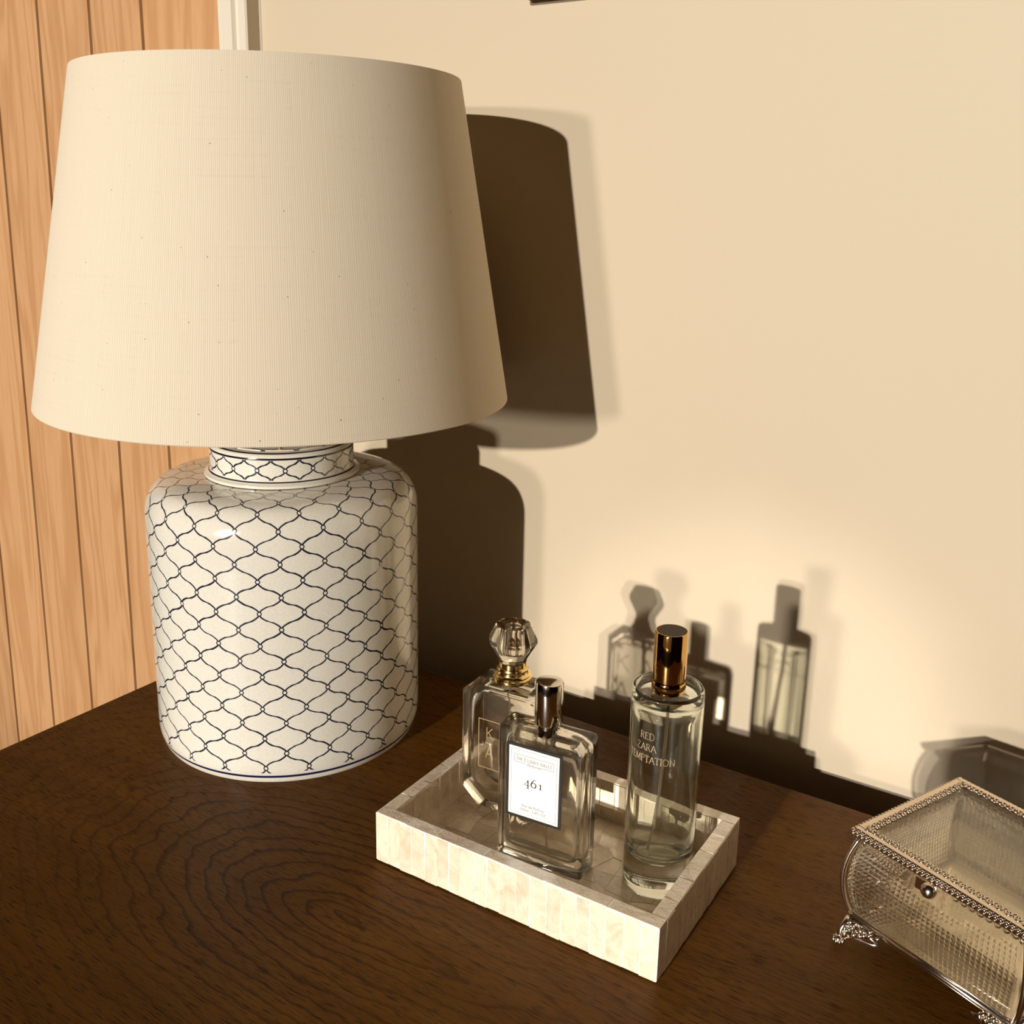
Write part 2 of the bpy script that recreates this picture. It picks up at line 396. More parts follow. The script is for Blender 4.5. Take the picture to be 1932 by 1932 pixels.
# a small serif stroke alphabet, unit height, pen strokes as polylines
def arc_(cx, cy, rx, ry, a0, a1, n=12): return [(cx+rx*math.cos(math.radians(a0+(a1-a0)*i/n)), cy+ry*math.sin(math.radians(a0+(a1-a0)*i/n))) for i in range(n+1)]
GL = {
 'A': (0.72, [[(0.02, 0), (0.36, 1)], [(0.36, 1), (0.70, 0)], [(0.15, 0.36), (0.57, 0.36)], [(-0.05, 0), (0.12, 0)], [(0.60, 0), (0.80, 0)]]),
 'B': (0.60, [[(0.08, 0), (0.08, 1)], [(0, 0), (0.25, 0)] + arc_(0.28, 0.26, 0.26, 0.26, -90, 90) + [(0.08, 0.52)], [(0, 1), (0.25, 1)] + arc_(0.26, 0.76, 0.22, 0.24, 90, -90)]),
 'C': (0.70, [arc_(0.42, 0.5, 0.38, 0.5, 48, 312, 18)]),
 'D': (0.76, [[(0.10, 0), (0.10, 1)], [(0, 1), (0.28, 1)] + arc_(0.30, 0.5, 0.40, 0.5, 90, -90, 16) + [(0, 0)]]),
 'E': (0.58, [[(0.10, 0), (0.10, 1)], [(0, 1), (0.50, 1), (0.50, 0.86)], [(0.10, 0.52), (0.42, 0.52)], [(0, 0), (0.54, 0), (0.54, 0.16)]]),
 'F': (0.54, [[(0.10, 0), (0.10, 1)], [(0, 1), (0.50, 1), (0.50, 0.86)], [(0.10, 0.52), (0.42, 0.52)], [(0, 0), (0.22, 0)]]),
 'H': (0.76, [[(0.12, 0), (0.12, 1)], [(0.64, 0), (0.64, 1)], [(0.12, 0.52), (0.64, 0.52)]]),
 'I': (0.30, [[(0.14, 0), (0.14, 1)], [(0.02, 0), (0.26, 0)], [(0.02, 1), (0.26, 1)]]),
 'K': (0.70, [[(0.12, 0), (0.12, 1)], [(0.62, 1), (0.12, 0.42)], [(0.28, 0.58), (0.68, 0)]]),
 'L': (0.56, [[(0.10, 1), (0.10, 0)], [(0, 0), (0.52, 0), (0.52, 0.16)], [(0, 1), (0.20, 1)]]),
 'M': (0.90, [[(0.10, 0), (0.14, 1)], [(0.14, 1), (0.45, 0.08)], [(0.45, 0.08), (0.76, 1)], [(0.76, 1), (0.80, 0)], [(0, 0), (0.20, 0)], [(0.70, 0), (0.90, 0)]]),
 'N': (0.80, [[(0.12, 0), (0.12, 1)], [(0.12, 1), (0.68, 0)], [(0.68, 0), (0.68, 1)], [(0.02, 0), (0.22, 0)], [(0.58, 1), (0.78, 1)]]),
 'O': (0.86, [arc_(0.42, 0.5, 0.38, 0.5, 0, 360, 24)]),
 'P': (0.58, [[(0.10, 0), (0.10, 1)], [(0, 1), (0.28, 1)] + arc_(0.28, 0.76, 0.24, 0.24, 90, -90) + [(0.10, 0.52)], [(0, 0), (0.22, 0)]]),
 'R': (0.66, [[(0.10, 0), (0.10, 1)], [(0, 1), (0.28, 1)] + arc_(0.28, 0.76, 0.24, 0.24, 90, -90) + [(0.10, 0.52)], [(0.30, 0.52), (0.62, 0)], [(0, 0), (0.20, 0)]]),
 'S': (0.54, [arc_(0.27, 0.76, 0.20, 0.24, 20, 270, 12) + arc_(0.25, 0.26, 0.22, 0.26, 90, -160, 12)]),
 'T': (0.66, [[(0.33, 0), (0.33, 1)], [(0.02, 0.84), (0.02, 1), (0.64, 1), (0.64, 0.84)], [(0.22, 0), (0.44, 0)]]),
 'U': (0.72, [[(0.12, 1), (0.12, 0.3)] + arc_(0.36, 0.28, 0.24, 0.28, 180, 360, 10) + [(0.60, 1)]]),
 'V': (0.72, [[(0.02, 1), (0.36, 0)], [(0.36, 0), (0.70, 1)]]),
 'Y': (0.70, [[(0.02, 1), (0.35, 0.48)], [(0.68, 1), (0.35, 0.48)], [(0.35, 0.48), (0.35, 0)]]),
 'Z': (0.62, [[(0.04, 0.86), (0.04, 1), (0.58, 1), (0.02, 0), (0.60, 0), (0.60, 0.16)]]),
 ' ': (0.35, []),
}
def add_stroke(bm, pts, wd, fn):
    pts = [Vector(p) for p in pts]; n = len(pts); L, R = [], []
    for i, p in enumerate(pts):
        t = pts[min(i+1, n-1)] - pts[max(i-1, 0)]
        if t.length < 1e-9: t = Vector((1, 0))
        t.normalize(); nn = Vector((-t.y, t.x)); ww = wd[i] if isinstance(wd, list) else wd
        L.append(bm.verts.new(fn(p + nn*ww/2))); R.append(bm.verts.new(fn(p - nn*ww/2)))
    for i in range(n-1): bm.faces.new((L[i], R[i], R[i+1], L[i+1]))
def densify(pts, step):
    out = [pts[0]]
    for a_, b_ in zip(pts, pts[1:]):
        k = max(1, int(math.hypot(b_[0]-a_[0], b_[1]-a_[1])/step))
        out += [(a_[0]+(b_[0]-a_[0])*i/k, a_[1]+(b_[1]-a_[1])*i/k) for i in range(1, k+1)]
    return out
def write(bm, s, x, y, h, pen, fn, gap=0.10, hs=None):
    """write s with its baseline start at x,y (plane units) and cap height h; returns end x"""
    for i, ch in enumerate(s):
        hh = hs[i] if hs else h
        wd, strokes = GL[ch]
        for st in strokes:
            heavy = len(st) == 2 and abs(st[1][0]-st[0][0]) < 0.42 and abs(st[1][1]-st[0][1]) > 0.4
            add_stroke(bm, densify([(x + p[0]*hh, y + p[1]*hh) for p in st], hh*0.25), pen*(1.25 if heavy else 0.8), fn)
        x += (wd + gap)*hh
    return x
def width(s, h, gap=0.10): return sum(GL[c][0]+gap for c in s)*h

# ------------------------------------------------------------------ setting
WY = 0.715           # back wall plane
WX = -2.1            # left wall plane
DX1 = -0.783         # right edge of the oak door
struct('wall_back', bx(-0.7432, 2.3, WY, WY+0.12, 0, 2.5), M_WALL)
struct('wall_back_left', bx(WX, -1.72, WY, WY+0.12, 0, 2.5), M_WALL)
struct('wall_back_top', bx(-1.72, -0.7432, WY, WY+0.12, 2.12, 2.5), M_WALL)
struct('wall_left', bx(WX-0.12, WX, -2.3, WY+0.12, 0, 2.5), M_DIM)
door = struct('door_1', bx(-1.66, DX1-0.002, WY+0.012, WY+0.030, 0.01, 2.04), M_GROOVE)
# grooved oak boards of the door: (x at the dresser top, lean per metre of height)
DS = WY/0.715
seams = [(DX1-0.003, 0.0), (-0.9100, 0.004), (-0.9990+0.0015, 0.0138), (-1.0881-0.0005, 0.0170), (-1.1765, 0.0190), (-1.2655, 0.020), (-1.3545, 0.020), (-1.4435, 0.020), (-1.5325, 0.020), (-1.6215, 0.02)]
for i in range(len(seams)-1):
    (x1, l1), (x0, l0) = seams[i], seams[i+1]
    bm = bmesh.new(); g = 0.0013; rows = []
    for z in (0.01, 0.45, 0.75, 1.15, 1.6, 2.04):
        a1, a0 = x1 + l1*(z-TZ-0.12), x0 + l0*(z-TZ-0.12)
        sec = [(a0+g, 0.012), (a0+g, 0.0035), (a0+g+0.0010, 0), (a1-g-0.0010, 0), (a1-g, 0.0035), (a1-g, 0.012)]
        rows.append([bm.verts.new((x, dy, z)) for x, dy in sec])
    for A, B in zip(rows, rows[1:]):
        for k in range(6): bm.faces.new((A[k], A[(k+1) % 6], B[(k+1) % 6], B[k]))
    bm.faces.new(rows[0][::-1]); bm.faces.new(rows[-1])
    obj('board', bm, M_OAK, door, loc=(0, WY-0.0005, 0))
# white architrave standing proud of the wall
cf = -0.0173
sec = [(DX1, 0.02), (DX1, cf+0.004), (DX1+0.0015, cf+0.002), (DX1+0.0055, cf+0.002), (DX1+0.0075, cf), (DX1+0.0210, cf), (DX1+0.0235, cf+0.0035), (DX1+0.0275, cf+0.0035), (DX1+0.0300, cf), (DX1+0.0385, cf), (-0.7430, cf+0.0015), (-0.7430, 0.02)]
bm = bmesh.new(); add_prism(bm, [(x, WY+y) for x, y in sec], 0.0, 2.06)
struct('trim_1', bm, M_TRIM)
bm = bmesh.new(); add_prism(bm, [(-1.66-(x-DX1), WY+y) for x, y in sec][::-1], 0.0, 2.06); struct('trim_2', bm, M_TRIM)
struct('trim_3', bx(-1.70, -0.7430, WY+cf, WY+0.01, 2.06, 2.12, bev=0.003), M_TRIM)
bm = bmesh.new(); add_prism(bm, [(-0.7432, WY-0.0002), (-0.7432, WY-0.0016), (-0.7416, WY-0.0002)], 0, 2.06)
struct('trim_4', bm, M_TRIM)
struct('floor', bx(-2.2, 2.3, -2.3, 0.85, -0.06, 0), M_CARPET)
struct('ceiling', bx(-2.2, 2.3, -2.3, 0.85, 2.42, 2.5), M_DIM)
struct('wall_right', bx(2.2, 2.32, -2.3, WY, 0, 2.42), M_DIM)
# window wall behind the photographer
wx0, wx1, wz0, wz1 = -1.75, 0.95, TZ-0.1, TZ+1.52
bm = bmesh.new()
add_box(bm, WX, wx0, -2.22, -2.05, 0, 2.42); add_box(bm, wx1, 2.2, -2.22, -2.05, 0, 2.42)
add_box(bm, wx0, wx1, -2.22, -2.05, 0, wz0); add_box(bm, wx0, wx1, -2.22, -2.05, wz1, 2.42)
struct('wall_front', bm, M_DIM)
bm = bmesh.new()
add_box(bm, wx0, wx0+0.05, -2.20, -2.10, wz0, wz1); add_box(bm, wx1-0.05, wx1, -2.20, -2.10, wz0, wz1)
add_box(bm, wx0+0.05, wx1-0.05, -2.20, -2.10, wz0, wz0+0.05); add_box(bm, wx0+0.05, wx1-0.05, -2.20, -2.10, wz1-0.05, wz1)
struct('window_1', bm, M_TRIM)
bm = bmesh.new(); add_box(bm, -0.742, 2.2, WY-0.018, WY, 0, 0.14, bev=0.004); struct('baseboard_back', bm, M_TRIM)

# picture frame, only its lower corner is in view
pf = thing('picture_frame', 'corner of a framed picture hanging high on the cream wall', 'picture frame', (-0.4526, WY, TZ+0.549))
bm = bmesh.new(); add_box(bm, 0, 0.36, -0.018, 0, 0, 0.022, bev=0.002); add_box(bm, 0, 0.36, -0.018, 0, 0.428, 0.45, bev=0.002)
add_box(bm, 0, 0.022, -0.018, 0, 0.022, 0.428); add_box(bm, 0.338, 0.36, -0.018, 0, 0.022, 0.428)
obj('frame', bm, plain('dark_bronze_frame', (0.10, 0.06, 0.03), 0.4), pf)
obj('canvas', bx(0.022, 0.338, -0.008, -0.001, 0.022, 0.428), plain('plain_canvas', (0.62, 0.52, 0.38), 0.8), pf)

# ------------------------------------------------------------------ dresser
dr = thing('dresser', 'dark stained oak dresser with a smooth grained top carrying the lamp and tray', 'dresser', (0, 0, 0))
TX0, TX1, TY0, TY1 = -0.6847, 0.42, -0.04, 0.657
o = obj('dresser_top', bx(TX0, TX1, TY0, TY1, -0.028, 0, bev=0.0008, seg=2), M_DARK, dr, loc=(0, 0, TZ))
bm = bmesh.new()
add_box(bm, TX0+0.012, TX0+0.034, TY0+0.012, TY1-0.008, 0.12, TZ-0.028); add_box(bm, TX1-0.034, TX1-0.012, TY0+0.012, TY1-0.008, 0.12, TZ-0.028)
add_box(bm, TX0+0.034, TX1-0.034, TY1-0.014, TY1-0.008, 0.12, TZ-0.028); add_box(bm, TX0+0.034, TX1-0.034, TY0+0.02, TY1-0.014, 0.12, 0.14)
obj('carcass', bm, M_DARK2, dr)
for r_ in range(3):
    z0 = 0.145 + r_*0.193
    d_ = obj('drawer', bx(TX0+0.037, TX1-0.037, TY0+0.010, TY0+0.03, z0, z0+0.186, bev=0.003), M_DARK2, dr)
    for s in (-0.28, 0.02):
        bm = lathe([(0, 0), (0.006, 0), (0.006, 0.010), (0.013, 0.016), (0.013, 0.022), (0.009, 0.026), (0, 0.027)], 20)
        obj('knob', bm, M_BRASS, d_, loc=(s, TY0+0.010, z0+0.093), rot=(PI/2, 0, 0), smooth=True, sharp=40)
for lx in (TX0+0.04, TX1-0.04):
    for ly in (TY0+0.04, TY1-0.04):
        bm = lathe([(0, 0), (0.012, 0), (0.020, 0.12), (0, 0.12)], 16)
        obj('leg', bm, M_DARK2, dr, loc=(lx, ly, 0), smooth=True, sharp=40)

# ------------------------------------------------------------------ table lamp
LX, LY = -0.5462, 0.5310
lamp = thing('table_lamp', 'large table lamp with blue trellis white ceramic jar base and tapered linen shade', 'lamp', (LX, LY, TZ))
prof = [(0, 0.0015), (0.090, 0.0015), (0.0935, 0.0), (0.0968, 0.0), (0.0978, 0.0015), (0.0983, 0.004), (0.0995, 0.007), (0.1002, 0.011), (0.1003, 0.02)]
arc0 = 0.0
for i in range(1, len(prof)): arc0 += math.hypot(prof[i][0]-prof[i-1][0], prof[i][1]-prof[i-1][1])
prof += [(0.1003, z) for z in (0.06, 0.10, 0.14, 0.172)]
for i in range(1, 9):
    t = i/8*math.radians(76); prof.append((0.0833 + 0.017*math.cos(t) , 0.176 + 0.0245*math.sin(t)))
prof += [(0.0775, 0.2020), (0.066, 0.2030), (0.0545, 0.2032), (0.05, 0.2032)]
PH = (-46.82/360) % 1.0
M_JAR = trellis('trellis_jar_glaze', 21, PH, 0.1635, 0.02325, 0.0300, 0.0085, 0.30, [(0.0050, 0.0012, NAVY)])
obj('jar', lathe(prof, 160, uv=True, v0=arc0-0.02), M_JAR, lamp, smooth=True, sharp=50)
pr2 = [(0.049, 0.2025), (0.0562, 0.2025), (0.0571, 0.2040), (0.0568, 0.2055), (0.0545, 0.2066), (0.0528, 0.2080), (0.0526, 0.2090)]
arc1 = 0.0
for i in range(1, len(pr2)): arc1 += math.hypot(pr2[i][0]-pr2[i-1][0], pr2[i][1]-pr2[i-1][1])
pr2 += [(0.0526, 0.2235), (0.0524, 0.2250), (0.0512, 0.2268), (0.0492, 0.2277), (0.0455, 0.2280), (0.03, 0.2285), (0.007, 0.2288), (0, 0.2288)]
M_LID = trellis('trellis_lid_glaze', 17, PH+0.012, 0.2158, 0.0158, 0.0194, 0.2088, 0.2232, [(0.2072, 0.0006, INK), (0.2240, 0.0007, INK), (0.2290, 0.0010, INK), (0.2008, 0.0006, (0.05, 0.03, 0.015))])
obj('jar_lid', lathe(pr2, 128, uv=True, v0=arc1-0.2090), M_LID, lamp, smooth=True, sharp=50)
obj('jar_lid_disc', lathe([(0.0440, 0.2280), (0.0440, 0.22865), (0.030, 0.2290), (0.008, 0.2292)], 96, uv=True, v0=-0.2), trellis('trellis_disc_glaze', 12, PH, 0.222, 0.0155, 0.0194, 0.2, 0.30, []), lamp, smooth=True, sharp=50)
obj('stem', lathe([(0, 0.2285), (0.016, 0.2285), (0.016, 0.231), (0.006, 0.234), (0.006, 0.285), (0, 0.285)], 32), M_BRASS, lamp, smooth=True, sharp=40)
obj('bulb_socket', lathe([(0, 0.285), (0.014, 0.285), (0.019, 0.292), (0.019, 0.33), (0.0165, 0.333), (0.0165, 0.345), (0, 0.345)], 32), M_BRASS, lamp, smooth=True, sharp=40)
obj('bulb', lathe([(0, 0.345), (0.013, 0.346), (0.016, 0.358), (0.027, 0.380), (0.030, 0.398), (0.026, 0.416), (0.015, 0.427), (0, 0.430)], 32), M_BULB, lamp, smooth=True)
R0, Z0_, R1, Z1_ = 0.1672, 0.2598, 0.1292, 0.4805
bm = bmesh.new(); uvl = bm.loops.layers.uv.new('UVMap'); t_ = 0.0013
add_lathe(bm, [(R0-t_, Z0_+0.0006), (R0-0.0004, Z0_), (R0, Z0_+0.0006), (R1, Z1_-0.0006), (R1-0.0004, Z1_), (R1-t_, Z1_-0.0006), (R0-t_, Z0_+0.0006)], 192, uvl, 0, flat_u=2*PI*0.147)
bmesh.ops.remove_doubles(bm, verts=bm.verts, dist=1e-6)
for v in bm.verts: f_ = (v.co.z-Z0_)/(Z1_-Z0_); v.co.x += 0.0022*f_; v.co.y += 0.0014*f_
shade = obj('lamp_shade', bm, M_LINEN, lamp, smooth=True, sharp=40)
bm = bmesh.new()
add_tube(bm, [((R0-0.003)*math.cos(2*PI*i/96), (R0-0.003)*math.sin(2*PI*i/96), Z0_+0.003) for i in range(96)], 0.0012, 6, closed=True)
add_tube(bm, [((R1-0.003)*math.cos(2*PI*i/96), (R1-0.003)*math.sin(2*PI*i/96), Z1_-0.003) for i in range(96)], 0.0012, 6, closed=True)
for k in range(3):
    t = 2*PI*k/3+0.4
    add_tube(bm, [(0.019*math.cos(t), 0.019*math.sin(t), 0.335), ((R0*0.55)*math.cos(t), (R0*0.55)*math.sin(t), 0.330), ((R1+0.018)*math.cos(t), (R1+0.018)*math.sin(t), 0.36)], 0.0012, 6)
obj('shade_ring', bm, M_TRIM, shade, smooth=True)

# ------------------------------------------------------------------ tray of shell tiles
TA = math.radians(1.1); TL, TW, TH, TT, TF = 0.1902, 0.1205, 0.0343, 0.0088, 0.0065
tray = thing('pearl_tray', 'rectangular mother of pearl mosaic tray holding three perfume bottles', 'tray', (-0.3700, 0.4267, TZ), TA)
k = 0.00045
bm = bmesh.new()
def ringbox(bm, x0, x1, y0, y1, t, z0, z1):
    o = [(x0, y0), (x1, y0), (x1, y1), (x0, y1)]; i = [(x0+t, y0+t), (x1-t, y0+t), (x1-t, y1-t), (x0+t, y1-t)]
    v = [[bm.verts.new((*p, z)) for p in L] for L in (o, i) for z in (z0, z1)]
    ob, ot, ib, it = v
    for j in range(4):
        q = (j+1) % 4
        bm.faces.new((ob[j], ob[q], ot[q], ot[j])); bm.faces.new((ib[q], ib[j], it[j], it[q]))
        bm.faces.new((ot[j], ot[q], it[q], it[j])); bm.faces.new((ob[q], ob[j], ib[j], ib[q]))
gi = 0.00012; ringbox(bm, gi, TL-gi, gi, TW-gi, TT-2*gi, 0.0015, TH-gi)
add_box(bm, TT-k, TL-TT+k, TT-k, TW-TT+k, 0.0015, TF-0.0004)
obj('tray_body', bm, M_GROUT, tray)
rt = random.Random(3)
def tile(quad, nrm, th, jit=0.00025, edge=0.00035):
    """a slightly uneven shell slip: quad of 4 corners (ccw seen from outside), proud along nrm"""
    nrm = Vector(nrm); q = [Vector(p) for p in quad]; c = sum(q, Vector())/4
    bm = bmesh.new()
    lo = [bm.verts.new(p) for p in q]
    up = []
    for p in q:
        d = (c-p).normalized()*edge
        up.append(bm.verts.new(p + d + nrm*(th + rt.uniform(-jit*0.6, jit))))
    mid = [bm.verts.new(p + (c-p).normalized()*0.00008 + nrm*th*0.55) for p in q]
    for L, U in ((lo, mid), (mid, up)):
        for i in range(4): bm.faces.new((L[i], L[(i+1) % 4], U[(i+1) % 4], U[i]))
    bm.faces.new(up); bm.faces.new(lo[::-1])
    return obj('shell_tile', bm, M_PEARL, tray)
def splits(a, b, n, rel=0.25):
    ws = [1+rt.uniform(-rel, rel) for _ in range(n)]; s = sum(ws); out = [a]
    for x in ws: out.append(out[-1] + (b-a)*x/s)
    return out
gp = 0.00016
for (axis, n) in (('f', 20), ('b', 20), ('l', 13), ('r', 13)):
    L = TL if axis in 'fb' else TW
    s = splits(0.0004, L-0.0004, n, 0.18)
    for i in range(n):
        u0, u1 = s[i]+gp, s[i+1]-gp; j0 = rt.uniform(-0.0004, 0.0004); j1 = rt.uniform(-0.0004, 0.0004)
        zt, zb = TH-0.0008+rt.uniform(-0.0003, 0.0003), 0.0008+rt.uniform(-0.0003, 0.0004)
        if axis == 'f': tile([(u0, k, zb), (u1, k, zb), (u1+j1, k, zt), (u0+j1, k, zt)], (0, -1, 0), k)
        if axis == 'b': tile([(u1, TW-k, zb), (u0, TW-k, zb), (u0, TW-k, zt), (u1, TW-k, zt)], (0, 1, 0), k)
        if axis == 'l': tile([(k, u1, zb), (k, u0, zb), (k, u0, zt), (k, u1, zt)], (-1, 0, 0), k)
        if axis == 'r': tile([(TL-k, u0, zb), (TL-k, u1, zb), (TL-k, u1+j0, zt), (TL-k, u0+j0, zt)], (1, 0, 0), k)
for (axis, n) in (('f', 17), ('b', 17), ('l', 10), ('r', 10)):
    L0, L1 = TT, (TL if axis in 'fb' else TW)-TT
    s = splits(L0, L1, n, 0.22); i0 = TT-k
    for i in range(n):
        u0, u1 = s[i]+gp, s[i+1]-gp; zt, zb = TH-0.0008, TF-0.0006
        if axis == 'f': tile([(u1, i0, zb), (u0, i0, zb), (u0, i0, zt), (u1, i0, zt)], (0, 1, 0), k)
        if axis == 'b': tile([(u0, TW-i0, zb), (u1, TW-i0, zb), (u1, TW-i0, zt), (u0, TW-i0, zt)], (0, -1, 0), k)
        if axis == 'l': tile([(i0, u0, zb), (i0, u1, zb), (i0, u1, zt), (i0, u0, zt)], (1, 0, 0), k)
        if axis == 'r': tile([(TL-i0, u1, zb), (TL-i0, u0, zb), (TL-i0, u0, zt), (TL-i0, u1, zt)], (-1, 0, 0), k)
# rim slips
for (axis, n) in (('f', 6), ('b', 6), ('l', 5), ('r', 5)):
    if axis in 'fb':
        s = splits(0.0003, TL-0.0003, n, 0.35); y0, y1 = (0.0003, TT-0.0001) if axis == 'f' else (TW-TT+0.0001, TW-0.0003)
        for i in range(n):
            d = rt.uniform(-0.0008, 0.0008)
            tile([(s[i]+gp, y0, TH-k), (s[i+1]-gp, y0, TH-k), (s[i+1]-gp, y1, TH-k), (s[i]+gp, y1, TH-k)], (0, 0, 1), k, 0.0003)
    else:
        s = splits(TT+0.0002, TW-TT-0.0002, n, 0.35); x0, x1 = (0.0003, TT-0.0001) if axis == 'l' else (TL-TT+0.0001, TL-0.0003)
        for i in range(n): tile([(x0, s[i]+gp, TH-k), (x1, s[i]+gp, TH-k), (x1, s[i+1]-gp, TH-k), (x0, s[i+1]-gp, TH-k)], (0, 0, 1), k, 0.0003)
# crazy-paved floor slips
nx, ny = 12, 8
gx = [[(TT+(TL-2*TT)*i/nx + (rt.uniform(-.0045, .0045) if 0 < i < nx else 0), TT+(TW-2*TT)*j/ny + (rt.uniform(-.004, .004) if 0 < j < ny else 0)) for j in range(ny+1)] for i in range(nx+1)]
for i in range(nx):
    for j in range(ny):
        q = [gx[i][j], gx[i+1][j], gx[i+1][j+1], gx[i][j+1]]
        c = (sum(p[0] for p in q)/4, sum(p[1] for p in q)/4)
        q = [(c[0]+(p[0]-c[0])*0.997, c[1]+(p[1]-c[1])*0.997, TF-0.0009) for p in q]
        tile(q, (0, 0, 1), 0.0009+rt.uniform(-.0002, .0001), 0.00015, 0.00012)
FZ = TZ + TF + 0.0003      # what stands in the tray stands here

# ------------------------------------------------------------------ tall round bottle
B1 = thing('perfume_bottle', 'tall round clear glass perfume bottle with a dark gold cap in the tray', 'perfume bottle', (-0.2138, 0.5016, FZ), math.radians(0))
H = 0.1275
outer = [(0, 0.0012), (0.014, 0.0004), (0.0185, 0.0), (0.0202, 0.0010), (0.0208, 0.0032), (0.0208, H-0.004), (0.0206, H-0.0015), (0.0199, H-0.0002), (0.0190, H), (0.0186, H-0.0008), (0.0180, H-0.0030), (0.0080, H-0.0034), (0.0060, H-0.003), (0.0060, H+0.004)]
inner = [(0.0046, H+0.004), (0.0046, H-0.0055), (0.0060, H-0.0065), (0.0160, H-0.0075), (0.0178, H-0.011), (0.0184, H-0.016), (0.0185, 0.034), (0.0178, 0.0275), (0.0160, 0.0235), (0.0125, 0.0208), (0.0070, 0.0200), (0, 0.0202)]
obj('glass_body', lathe(outer+inner, 96), M_GLASSG, B1, smooth=True, sharp=60)
obj('cap', lathe([(0, H+0.0305), (0.0082, H+0.0305), (0.0094, H+0.0335), (0.0094, H+0.0335)][0:0] + [(0.0060, H+0.0046), (0.0095, H+0.0046), (0.0095, H+0.0330), (0.0090, H+0.0340), (0.0086, H+0.0340), (0.0084, H+0.0336), (0, H+0.0336)], 64), M_GOLD, B1, smooth=True, sharp=35)
obj('cap_top', lathe([(0, H+0.0334), (0.0083, H+0.0334), (0.0083, H+0.0340), (0, H+0.0340)], 48), M_CAPTOP, B1)['label'] = 'dark brown disc set in the cap top'
obj('collar', lathe([(0.0065, H-0.0026), (0.0094, H-0.0026), (0.0098, H-0.0015), (0.0098, H+0.0030), (0.0094, H+0.0040), (0.0065, H+0.0042)], 64), M_GOLD, B1, smooth=True, sharp=35)
bm = bmesh.new(); add_tube(bm, [(0.001, -0.001, H-0.006), (0.0005, -0.001, 0.09), (-0.001, -0.002, 0.06), (-0.003, -0.004, 0.035), (-0.0045, -0.006, 0.0225)], 0.0009, 10)
obj('dip_tube', bm, M_TUBE, B1, smooth=True)
R_ = 0.02085
def cyl(p): return Vector((R_*math.cos(p[0]/R_), R_*math.sin(p[0]/R_), p[1]))
bm = bmesh.new()
deg = lambda d: math.radians(d)*R_
h_ = 0.0041; pen = 0.00026; z_off = FZ-TZ
def right_aligned(s, x_end, y, hh, gap=0.10): write(bm, s, x_end - width(s, hh, gap) + gap*hh, y, hh, pen, cyl, gap)
right_aligned('RED', deg(-83.5), 0.1092-z_off, h_)
right_aligned('ZARA', deg(-80.0), 0.1022-z_off, h_)
right_aligned('TEMPTATION', deg(-49.5), 0.0950-z_off, h_, 0.06)
obj('lettering', bm, M_WHITEINK, B1)

# ------------------------------------------------------------------ square bottle with the black-bordered label
B2 = thing('perfume_bottle', 'square shouldered clear glass bottle with chrome cap and white label reading 461', 'perfume bottle', (-0.3081, 0.4678, FZ), math.radians(5.1))
W2, D2, H2 = 0.0580, 0.0209, 0.0893
def rr_layer(z, ins, r, x0=0, x1=W2, y0=0, y1=D2, n=6):
    return [(p[0], p[1], z) for p in round_rect(x0+ins, x1-ins, y0+ins, y1-ins, max(r-ins*0.5, 0.0004), n)]
bm = bmesh.new()
cx2, cy2 = W2/2, D2/2
lay = [rr_layer(0, 0.0012, 0.0030), rr_layer(0.0006, 0.0003, 0.0030), rr_layer(0.0016, 0, 0.0030), rr_layer(H2-0.0030, 0, 0.0030), rr_layer(H2-0.0012, 0.0005, 0.0030), rr_layer(H2-0.0002, 0.0018, 0.0030), rr_layer(H2+0.0006, 0.0035, 0.0030)]
def blend(z, f, rc):       # from rounded rectangle to a circle at the neck
    base = round_rect(0.0035, W2-0.0035, 0.0035, D2-0.0035, 0.002, 6); n = len(base); out = []
    for (x, y) in base:
        t = math.atan2(y-cy2, x-cx2); c_ = (cx2+rc*math.cos(t), cy2+rc*math.sin(t)); out.append((x*(1-f)+c_[0]*f, y*(1-f)+c_[1]*f, z))
    return out
lay += [blend(H2+0.0012, 0.35, 0.0075), blend(H2+0.0022, 0.75, 0.0072), blend(H2+0.0036, 1.0, 0.0068), blend(H2+0.0060, 1.0, 0.0062)]
layered(bm, lay)
ins = 0.0034
def inl(z, i_, r): return [(p[0], p[1], z) for p in round_rect(ins+i_, W2-ins-i_, ins+i_*0.45, D2-ins-i_*0.45, r, 6)]
il = [inl(0.0075, 0.008, 0.003), inl(0.0080, 0.0045, 0.0042), inl(0.0095, 0.0020, 0.0050), inl(0.0125, 0.0005, 0.0055), inl(0.017, 0, 0.0055), inl(H2-0.012, 0, 0.0055), inl(H2-0.0075, 0.0008, 0.0055), inl(H2-0.0045, 0.004, 0.005), inl(H2-0.0030, 0.009, 0.003)]
bm2 = bmesh.new(); layered(bm2, il); bmesh.ops.recalc_face_normals(bm2, faces=bm2.faces); bmesh.ops.reverse_faces(bm2, faces=bm2.faces)
bmesh.ops.recalc_face_normals(bm, faces=bm.faces)
me2 = bpy.data.meshes.new('t'); bm2.to_mesh(me2); bm2.free(); bm.from_mesh(me2); bpy.data.meshes.remove(me2)
def obj_keep(name, bm, mat, parent, smooth=True, sharp=50, **kw):
    me = bpy.data.meshes.new(name); bm.to_mesh(me); bm.free()
    for p in me.polygons: p.use_smooth = smooth
    if smooth and sharp: me.set_sharp_from_angle(angle=math.radians(sharp))
    return link_mesh(name, me, mat, parent, **kw)
obj_keep('glass_body', bm, M_GLASS, B2)
ct = H2 + 0.0307
bm = bmesh.new(); add_lathe(bm, [(0.0064, H2+0.0040), (0.0082, H2+0.0040), (0.0084, H2+0.0046), (0.0084, ct-0.0012), (0.0080, ct-0.0003), (0.0070, ct), (0, ct+0.0004)], 64, cx=cx2, cy=cy2)
obj('cap', bm, M_CHROME, B2, smooth=True, sharp=35)
